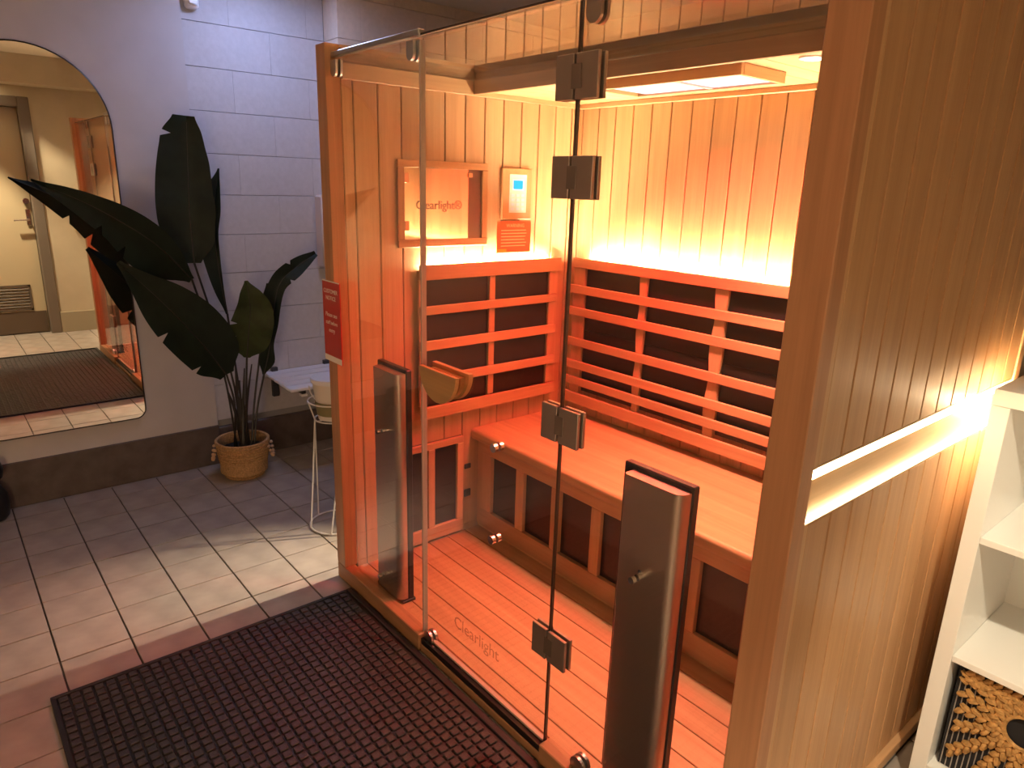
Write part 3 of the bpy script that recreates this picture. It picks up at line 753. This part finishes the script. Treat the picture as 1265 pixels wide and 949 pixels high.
prof += [(outer[-1][0] - 0.010, outer[-1][1] + 0.002), (outer[-1][0] - 0.014, 0.03), (0.0, 0.03)]
prof[0] = (0.0, 0.0005); prof[1] = (prof[1][0], 0.0005)
mb.lathe(prof, (PC.x, PC.y), 40)
bpy.data.objects.remove(pt)
pt = mb.build('basket_pot', BASK, PL, True)
mb = MB(); mb.lathe([(0, 0.15), (0.112, 0.148), (0.112, 0.14), (0, 0.14)], (PC.x, PC.y), 28); mb.build('soil', plain('soil', (0.012, 0.010, 0.009), 0.9, 0, 0.3, 60, 0.5), PL)
rd = Vector((0.62, 0.72, 0)).normalized()              # right-hand handle, towards the sauna
for sgn, dr in ((1, Vector((0.50, 0.87, 0))), (-1, Vector((-0.25, -0.97, 0)))):
    dr.normalize(); tn = Vector((-dr.y, dr.x, 0))
    for k in range(9):
        a = PI * k / 8
        c = PC + dr * (0.139 + 0.012 * math.sin(a)) + tn * (0.036 * math.cos(a)) + Vector((0, 0, 0.165 - 0.062 * math.sin(a)))
        mb = MB(); mb.ball(c, 0.0092, sub=2); mb.build('bead', BEAD, PL, True)

def cr_spline(P, n):
    P = [Vector(p) for p in P]; out = []
    Q = [P[0] * 2 - P[1]] + P + [P[-1] * 2 - P[-2]]
    m = len(P) - 1
    for i in range(n + 1):
        t = m * i / n; k = min(int(t), m - 1); u = t - k
        a, b, c, e = Q[k], Q[k + 1], Q[k + 2], Q[k + 3]
        out.append(0.5 * ((2 * b) + (c - a) * u + (2 * a - 5 * b + 4 * c - e) * u * u + (3 * b - a - 3 * c + e) * u ** 3))
    return out

def leaf(rib, wl, wr, mat, stem_to=None, fold=0.25, seed=0, facing=None, tears=()):
    """blade on the mid-rib rib (base to tip); wl / wr half widths left and right along it; stem back to the pot"""
    rng = random.Random(seed); n = 44
    R_ = cr_spline(rib, n)
    def ip(W, t):
        V_ = [Vector((q, 0, 0)) for q in W]; x = t * (len(W) - 1); k = min(int(x), len(W) - 2); u = x - k
        a, b = V_[k].x, V_[k + 1].x; a0 = W[max(k - 1, 0)]; b0 = W[min(k + 2, len(W) - 1)]
        return max(0.0005, 0.5 * (2 * a + (b - a0) * u + (2 * a0 - 5 * a + 4 * b - b0) * u * u + (3 * a - a0 - 3 * b + b0) * u ** 3))
    rows, rows2 = [], []
    for i, p in enumerate(R_):
        tg = (R_[min(i + 1, n)] - R_[max(i - 1, 0)]).normalized()
        nv = (facing if facing is not None else (CAM - p)).normalized()
        nv = (nv - tg * nv.dot(tg)).normalized()
        sd = tg.cross(nv)                               # to the right as seen looking along nv
        a, b = ip(wl, i / n), ip(wr, i / n)
        if i in tears: a *= 0.62
        if -i in tears and i: b *= 0.62
        row = []
        for s_ in (-1, -0.66, -0.33, 0, 0.33, 0.66, 1):
            wv = a if s_ < 0 else b
            q = p + sd * (s_ * wv) + nv * (abs(s_) ** 1.4 * wv * fold + rng.uniform(-1, 1) * 0.0012 * abs(s_) + 0.004 * math.sin(i * 0.45 + seed) * abs(s_))
            if s_ == 0: q = q - nv * 0.0035
            row.append(q)
        rows.append(row); rows2.append([q - nv * 0.0016 for q in row])
    mb = MB(); mb.grid(rows); mb.grid([r_[::-1] for r_ in rows2])
    # close the rim
    lf = mb.build('leaf', mat, PL, True)
    mb = MB()
    mb.tube([p - (CAM - p).normalized() * 0.004 for p in R_[:-2]], [0.0040 * (1 - 0.75 * i / n) for i in range(n - 1)], 6)
    if stem_to is not None:
        mb.tube(cr_spline([stem_to[0]] + stem_to[1:] + [R_[0]], 10), 0.0052, 7)
    mb.build('stalk', STEM, lf, True)
    return lf

def PX(x, y, X): return at(x, y, 0, X)
def ph(px_, X):                                         # pixels to metres near a given depth
    return px_ * 3.3 / F_PX
def ww(*a): return [ph(v, 0) for v in a]
def base(dx, dy): return PC + Vector((dx, dy, 0.145))
# 1 tall upright leaf
leaf([PX(240, 325, -1.26), PX(234, 260, -1.27), PX(232, 200, -1.28), PX(230, 143, -1.27)], ww(8, 27, 35, 37, 37, 36, 34, 31, 27, 15), ww(8, 24, 28, 30, 28, 26, 24, 20, 16, 9), LEAFM,
     [base(-0.01, 0.0), PX(288, 470, -1.21), PX(262, 390, -1.24)], 0.18, 1, None, (38,))
# 2 long leaf reaching to the mirror
leaf([PX(237, 345, -1.17), PX(190, 300, -1.10), PX(120, 258, -1.04), PX(38, 222, -1.02)], ww(5, 26, 36, 34, 24, 17, 9, 1), ww(3, 12, 17, 19, 17, 12, 7, 1), LEAFM,
     [base(-0.03, -0.02), PX(275, 455, -1.18)], 0.2, 2, None, (20, 27))
# 3 broad drooping leaf, lower left
leaf([PX(280, 463, -1.16), PX(250, 425, -1.12), PX(205, 378, -1.09), PX(146, 324, -1.08)], ww(10, 26, 31, 33, 32, 26, 14, 3), ww(10, 30, 38, 40, 37, 28, 14, 3), LEAFM,
     [base(-0.04, -0.03), PX(290, 500, -1.18)], 0.22, 3, None, (9, 24))
# 4 narrow leaf behind the tall one
leaf([PX(281, 388, -1.30), PX(270, 330, -1.31), PX(264, 270, -1.32), PX(270, 208, -1.31)], ww(2, 9, 14, 18, 20, 16, 12, 1), ww(0.5, 1.5, 3, 4, 5, 8, 5, 1), LEAFM,
     [base(0.0, 0.03), PX(297, 490, -1.24)], 0.2, 4)
# 5 small front leaf
leaf([PX(305, 442, -1.12), PX(307, 415, -1.09), PX(309, 380, -1.07), PX(304, 347, -1.06)], ww(4, 18, 22, 24, 20, 15, 10, 2), ww(4, 20, 27, 29, 29, 25, 15, 2), LEAFL,
     [base(0.03, 0.01), PX(304, 500, -1.16)], 0.14, 5, None, (21, 14))
# 6 right-hand leaf bending over
leaf([PX(326, 463, -1.20), PX(333, 430, -1.18), PX(338, 385, -1.17), PX(346, 350, -1.16), PX(366, 330, -1.15), PX(390, 313, -1.15)], ww(2, 11, 8, 14, 18, 14, 13, 12, 9, 4), ww(1, 10, 5, 8, 8, 9, 12, 12, 9, 4), LEAFM,
     [base(0.05, 0.04), PX(318, 505, -1.21)], 0.2, 6, None, (-30, 34))
# 7 short leaf behind number 5
leaf([PX(322, 430, -1.24), PX(328, 395, -1.24), PX(331, 350, -1.25)], ww(2, 9, 11, 8, 2), ww(2, 7, 9, 7, 2), LEAFM, [base(0.04, 0.03), PX(314, 500, -1.22)], 0.25, 7)
for k, (dx, dy, bx_, by_) in enumerate(((0.0, 0.0, 296, 470), (0.02, 0.02, 311, 450), (-0.02, 0.01, 280, 480), (0.035, -0.01, 302, 455), (-0.01, 0.03, 290, 440))):
    mb = MB(); mb.tube(cr_spline([base(dx, dy), PX(299 + (bx_ - 299) * 0.4, 510, -1.21), PX(bx_, by_, -1.2)], 8), [0.016 - 0.0016 * i for i in range(9)], 8)
    mb.build('stalk', STEM, PL, True)

# folding slatted wall bench
WBN = empty('wall_bench', (-1.25, 0.5, 0.36), 'white slatted folding bench mounted on the block wall', 'bench')
for k in range(5):
    x0 = -1.462 + 0.086 * k
    box('slat', x0, x0 + 0.074, 0.285 - 0.004 * k, 0.728, 0.462, 0.478, plain('bench_white', (0.80, 0.80, 0.85), 0.4), WBN, 0.003)
for y in (0.345, 0.66):
    mb = MB(); mb.box(-1.469, -1.445, y - 0.018, y + 0.018, 0.33, 0.50, 0.002); mb.box(-1.444, -1.06, y - 0.012, y + 0.012, 0.440, 0.4615, 0.002)
    mb.build('bracket', plain('bracket_grey', (0.06, 0.06, 0.065), 0.45, 0.5), WBN)
    mb = MB(); mb.box(-1.085, -1.05, y - 0.016, y + 0.016, 0.428, 0.4395, 0.002); mb.build('foot_pad', MATS['bench_white'], WBN)

# wire stand with a white tub
SX, SY = -0.415, 0.205
ST = empty('wire_stand', (SX, SY, 0), 'white wire stand with a round base ring beside the sauna', 'stand')
WIRE = plain('white_wire', (0.75, 0.73, 0.72), 0.35)
def ring(rr, z, n=36): return [(SX + rr * math.cos(2 * PI * k / n), SY + rr * math.sin(2 * PI * k / n), z) for k in range(n)]
mb = MB(); mb.tube(ring(0.125, 0.006), 0.004, 6, True); mb.build('base_ring', WIRE, ST, True)
mb = MB(); mb.tube(ring(0.108, 0.60), 0.0035, 6, True); mb.build('hoop', WIRE, ST, True)
mb = MB(); mb.tube(ring(0.082, 0.5155), 0.0035, 6, True); mb.build('hoop', WIRE, ST, True)
for k in range(6):
    a = 2 * PI * k / 6 + 0.35; e_ = a + (0.75 if k % 2 else -0.15)
    mb = MB(); mb.tube([(SX + 0.125 * math.cos(a), SY + 0.125 * math.sin(a), 0.008), (SX + 0.082 * math.cos(e_), SY + 0.082 * math.sin(e_), 0.5155)], 0.0032, 6)
    mb.build('leg', WIRE, ST, True)
for k in range(3):
    a = 2 * PI * k / 3 + 0.2
    mb = MB(); mb.tube([(SX + 0.082 * math.cos(a), SY + 0.082 * math.sin(a), 0.5155), (SX + 0.108 * math.cos(a), SY + 0.108 * math.sin(a), 0.60)], 0.0032, 6); mb.build('prong', WIRE, ST, True)
for k in range(2):
    a = PI / 2 * k
    mb = MB(); mb.tube([(SX + 0.082 * math.cos(a), SY + 0.082 * math.sin(a), 0.513), (SX - 0.082 * math.cos(a), SY - 0.082 * math.sin(a), 0.513 )], 0.003, 6); mb.build('cross_wire', WIRE, ST, True)
TB = empty('plastic_tub', (SX, SY, 0.518), 'white plastic tub with lid held in the wire stand', 'tub')
mb = MB(); mb.lathe([(0, 0.5175), (0.066, 0.5175), (0.086, 0.685), (0, 0.685)], (SX, SY), 32); mb.build('tub_body', plain('tub_white', (0.7, 0.66, 0.6), 0.4), TB, True)
mb = MB(); mb.lathe([(0, 0.6855), (0.092, 0.6855), (0.094, 0.696), (0.090, 0.705), (0, 0.706)], (SX, SY), 32); mb.build('lid', plain('lid_white', (0.72, 0.74, 0.8), 0.35), TB, True)
mb = MB(); mb.lathe([(0.0695, 0.54), (0.0765, 0.60), (0.0785, 0.60), (0.0715, 0.54)], (SX, SY), 32); mb.build('label_band', plain('tub_band', (0.22, 0.20, 0.09), 0.5), TB, True)
mb = MB(); mb.tube([(SX - 0.02 * math.cos(t) - 0.0, SY - 0.1 * math.cos(t), 0.675 - 0.10 * math.sin(t)) for t in [PI * k / 12 for k in range(13)]], 0.003, 6); mb.build('bail_handle', WIRE, TB, True)

# white slotted unit on the wall beyond the corner post
DV = empty('wall_dispenser', (XB + 0.05, 0.684, 1.05), 'pale slotted wall unit half hidden behind the left corner post', 'dispenser')
DM = plain('dispenser_pink', (0.62, 0.50, 0.44), 0.5)
mb = MB(); mb.box(XB + 0.001, XB + 0.10, 0.636, 0.731, 1.05, 1.45, 0.012); mb.build('case', DM, DV, True)
for z in (1.20, 1.222, 1.244, 1.30, 1.322, 1.344): box('slot', XB + 0.0995, XB + 0.1015, 0.650, 0.715, z, z + 0.007, BLACK, DV)

# small white fitting high on the block wall
FT = empty('wall_fitting', (XB, 0.07, 2.28), 'small white fitting at the top of the block wall', 'fitting')
mb = MB(); mb.box(XB + 0.001, XB + 0.045, 0.03, 0.094, 2.285, 2.36, 0.012); mb.build('case', plain('fitting_white', (0.85, 0.86, 0.9), 0.4), FT, True)
mb = MB(); mb.box(XB + 0.0455, XB + 0.06, 0.04, 0.084, 2.30, 2.345, 0.006); mb.build('cover', MATS['fitting_white'], FT, True)

# dark rounded ornament at the picture's left edge
DB = empty('dark_ornament', (-1.36, -1.02, 0), 'black rounded ornament on the floor below the mirror', 'ornament')
mb = MB(); mb.lathe([(0, 0.002), (0.05, 0.002), (0.064, 0.02), (0.07, 0.06), (0.066, 0.12), (0.05, 0.155), (0.035, 0.165), (0, 0.165)], (-1.36, -1.025), 24); mb.build('body', BLACK, DB, True)
mb = MB(); mb.lathe([(0.034, 0.165), (0.034, 0.185), (0.06, 0.20), (0.068, 0.235), (0.06, 0.27), (0.03, 0.285), (0, 0.286)], (-1.36, -1.025), 24); mb.build('head', BLACK, DB, True)

# white cube shelving unit to the right of the sauna
KX0, KY0, KY1, KH = 1.872, 0.748, 1.14, 1.118
KW = 0.74
KS = empty('cube_shelf', (KX0 + KW / 2, (KY0 + KY1) / 2, 0), 'white open cube shelving unit beside the sauna', 'shelf')
box('side_panel', KX0, KX0 + 0.038, KY0, KY1, 0.0, KH - 0.039, WHITE, KS, 0.001); box('side_panel', KX0 + KW - 0.038, KX0 + KW, KY0, KY1, 0.0, KH - 0.039, WHITE, KS, 0.001)
box('top_board', KX0, KX0 + KW, KY0, KY1, KH - 0.038, KH, WHITE, KS, 0.001)
box('bottom_board', KX0 + 0.0385, KX0 + KW - 0.0385, KY0, KY1, 0.052, 0.090, WHITE, KS, 0.001)
box('plinth', KX0 + 0.0385, KX0 + KW - 0.0385, KY0 + 0.02, KY0 + 0.035, 0.0, 0.0515, WHITE, KS)
for z in (0.427, 0.757): box('shelf_board', KX0 + 0.0385, KX0 + KW - 0.0385, KY0 + 0.001, KY1, z - 0.017, z, WHITE, KS, 0.001)
xm = KX0 + KW / 2
for z0, z1 in ((0.0905, 0.4095), (0.4275, 0.7395), (0.7575, KH - 0.0385)): box('upright', xm - 0.008, xm + 0.008, KY0 + 0.001, KY1, z0, z1, WHITE, KS, 0.001)
box('back_panel', KX0 + 0.002, KX0 + KW - 0.002, KY1 + 0.0005, KY1 + 0.006, 0.03, KH - 0.002, WHITE, KS)

# woven basket in the bottom cube
bx0, bx1, by0, bz0, bz1 = KX0 + 0.052, xm - 0.014, KY0 + 0.022, 0.0915, 0.395
SB = empty('storage_basket', ((bx0 + bx1) / 2, by0 + 0.15, bz0), 'woven seagrass storage basket with sunburst front in the bottom shelf cube', 'basket')
DKI = plain('basket_lining', (0.012, 0.011, 0.014), 0.8)
mb = MB(); mb.box(bx0, bx1, by0 + 0.012, by0 + 0.30, bz0, bz1 - 0.006); mb.build('lining', DKI, SB)
SEA = plain('seagrass', (0.48, 0.26, 0.085), 0.6, 0, 0.35, 90, 0.3)
CORD = plain('cord_grey', (0.38, 0.34, 0.32), 0.7)
hc = Vector(((bx0 + bx1) / 2 + 0.008, by0 + 0.006, bz0 + 0.205)); hr = 0.044
def braid(p0, p1, wd, name='braid'):
    p0, p1 = Vector(p0), Vector(p1); L = (p1 - p0).length; n = max(4, int(L / (wd * 0.42))); mb = MB()
    dr = (p1 - p0).normalized(); sd = Vector((-dr.z, 0, dr.x))
    for k in range(n):
        c = p0 + dr * (L * (k + 0.5) / n) + sd * (wd * 0.23 * (1 if k % 2 else -1)) + Vector((0, -0.002 * (k % 2), 0))
        ang = math.atan2(dr.z, dr.x) + (0.55 if k % 2 else -0.55)
        rot = Matrix.Rotation(-ang, 3, 'Y')
        mb.ball(c, wd * 0.5, (1.2, 0.7, 0.66), 1, rot)
    return mb.build(name, SEA, SB, True)
n_sp = 18
for k in range(n_sp):
    a = 2 * PI * (k + 0.35) / n_sp; ca, sa = math.cos(a), math.sin(a)
    tx = ((bx1 - 0.016 if ca > 0 else bx0 + 0.016) - hc.x) / ca if abs(ca) > 1e-6 else 9
    tz = ((bz1 - 0.014 if sa > 0 else bz0 + 0.018) - hc.z) / sa if abs(sa) > 1e-6 else 9
    t = min(tx, tz)
    if t < hr + 0.02: continue
    braid((hc.x + ca * (hr + 0.004), by0 + 0.004, hc.z + sa * (hr + 0.004)), (hc.x + ca * t, by0 + 0.004, hc.z + sa * t), 0.027)
mb = MB(); mb.tube([(hc.x + hr * math.cos(2 * PI * k / 28), by0 + 0.003, hc.z + hr * math.sin(2 * PI * k / 28)) for k in range(28)], 0.006, 6, True); mb.build('hole_ring', SEA, SB, True)
mb = MB(); mb.tube([(hc.x + (hr + 0.02) * math.cos(2 * PI * k / 28), by0 + 0.004, hc.z + (hr + 0.02) * math.sin(2 * PI * k / 28)) for k in range(28)], 0.007, 6, True); mb.build('hole_ring', SEA, SB, True)
for z in (bz1 - 0.008, bz1 - 0.026): braid((bx0 + 0.012, by0 + 0.004, z - 0.004), (bx1 - 0.012, by0 + 0.004, z - 0.004), 0.023, 'rim_braid')
mb = MB()
for k in range(26):
    x = bx0 + 0.006 + (bx1 - bx0 - 0.012) * k / 25
    e_ = hr ** 2 - (x + 0.003 - hc.x) ** 2
    for za, zb in (((bz0 + 0.002, hc.z - math.sqrt(e_)), (hc.z + math.sqrt(e_), bz1 - 0.01)) if e_ > 0 else ((bz0 + 0.002, bz1 - 0.01),)):
        mb.tube([(x, by0 + 0.010, za), (x + 0.004, by0 + 0.010, zb)], 0.0014, 4)
for o_ in [mb.build('cord_mesh', CORD, SB)]: o_['kind'] = 'stuff'
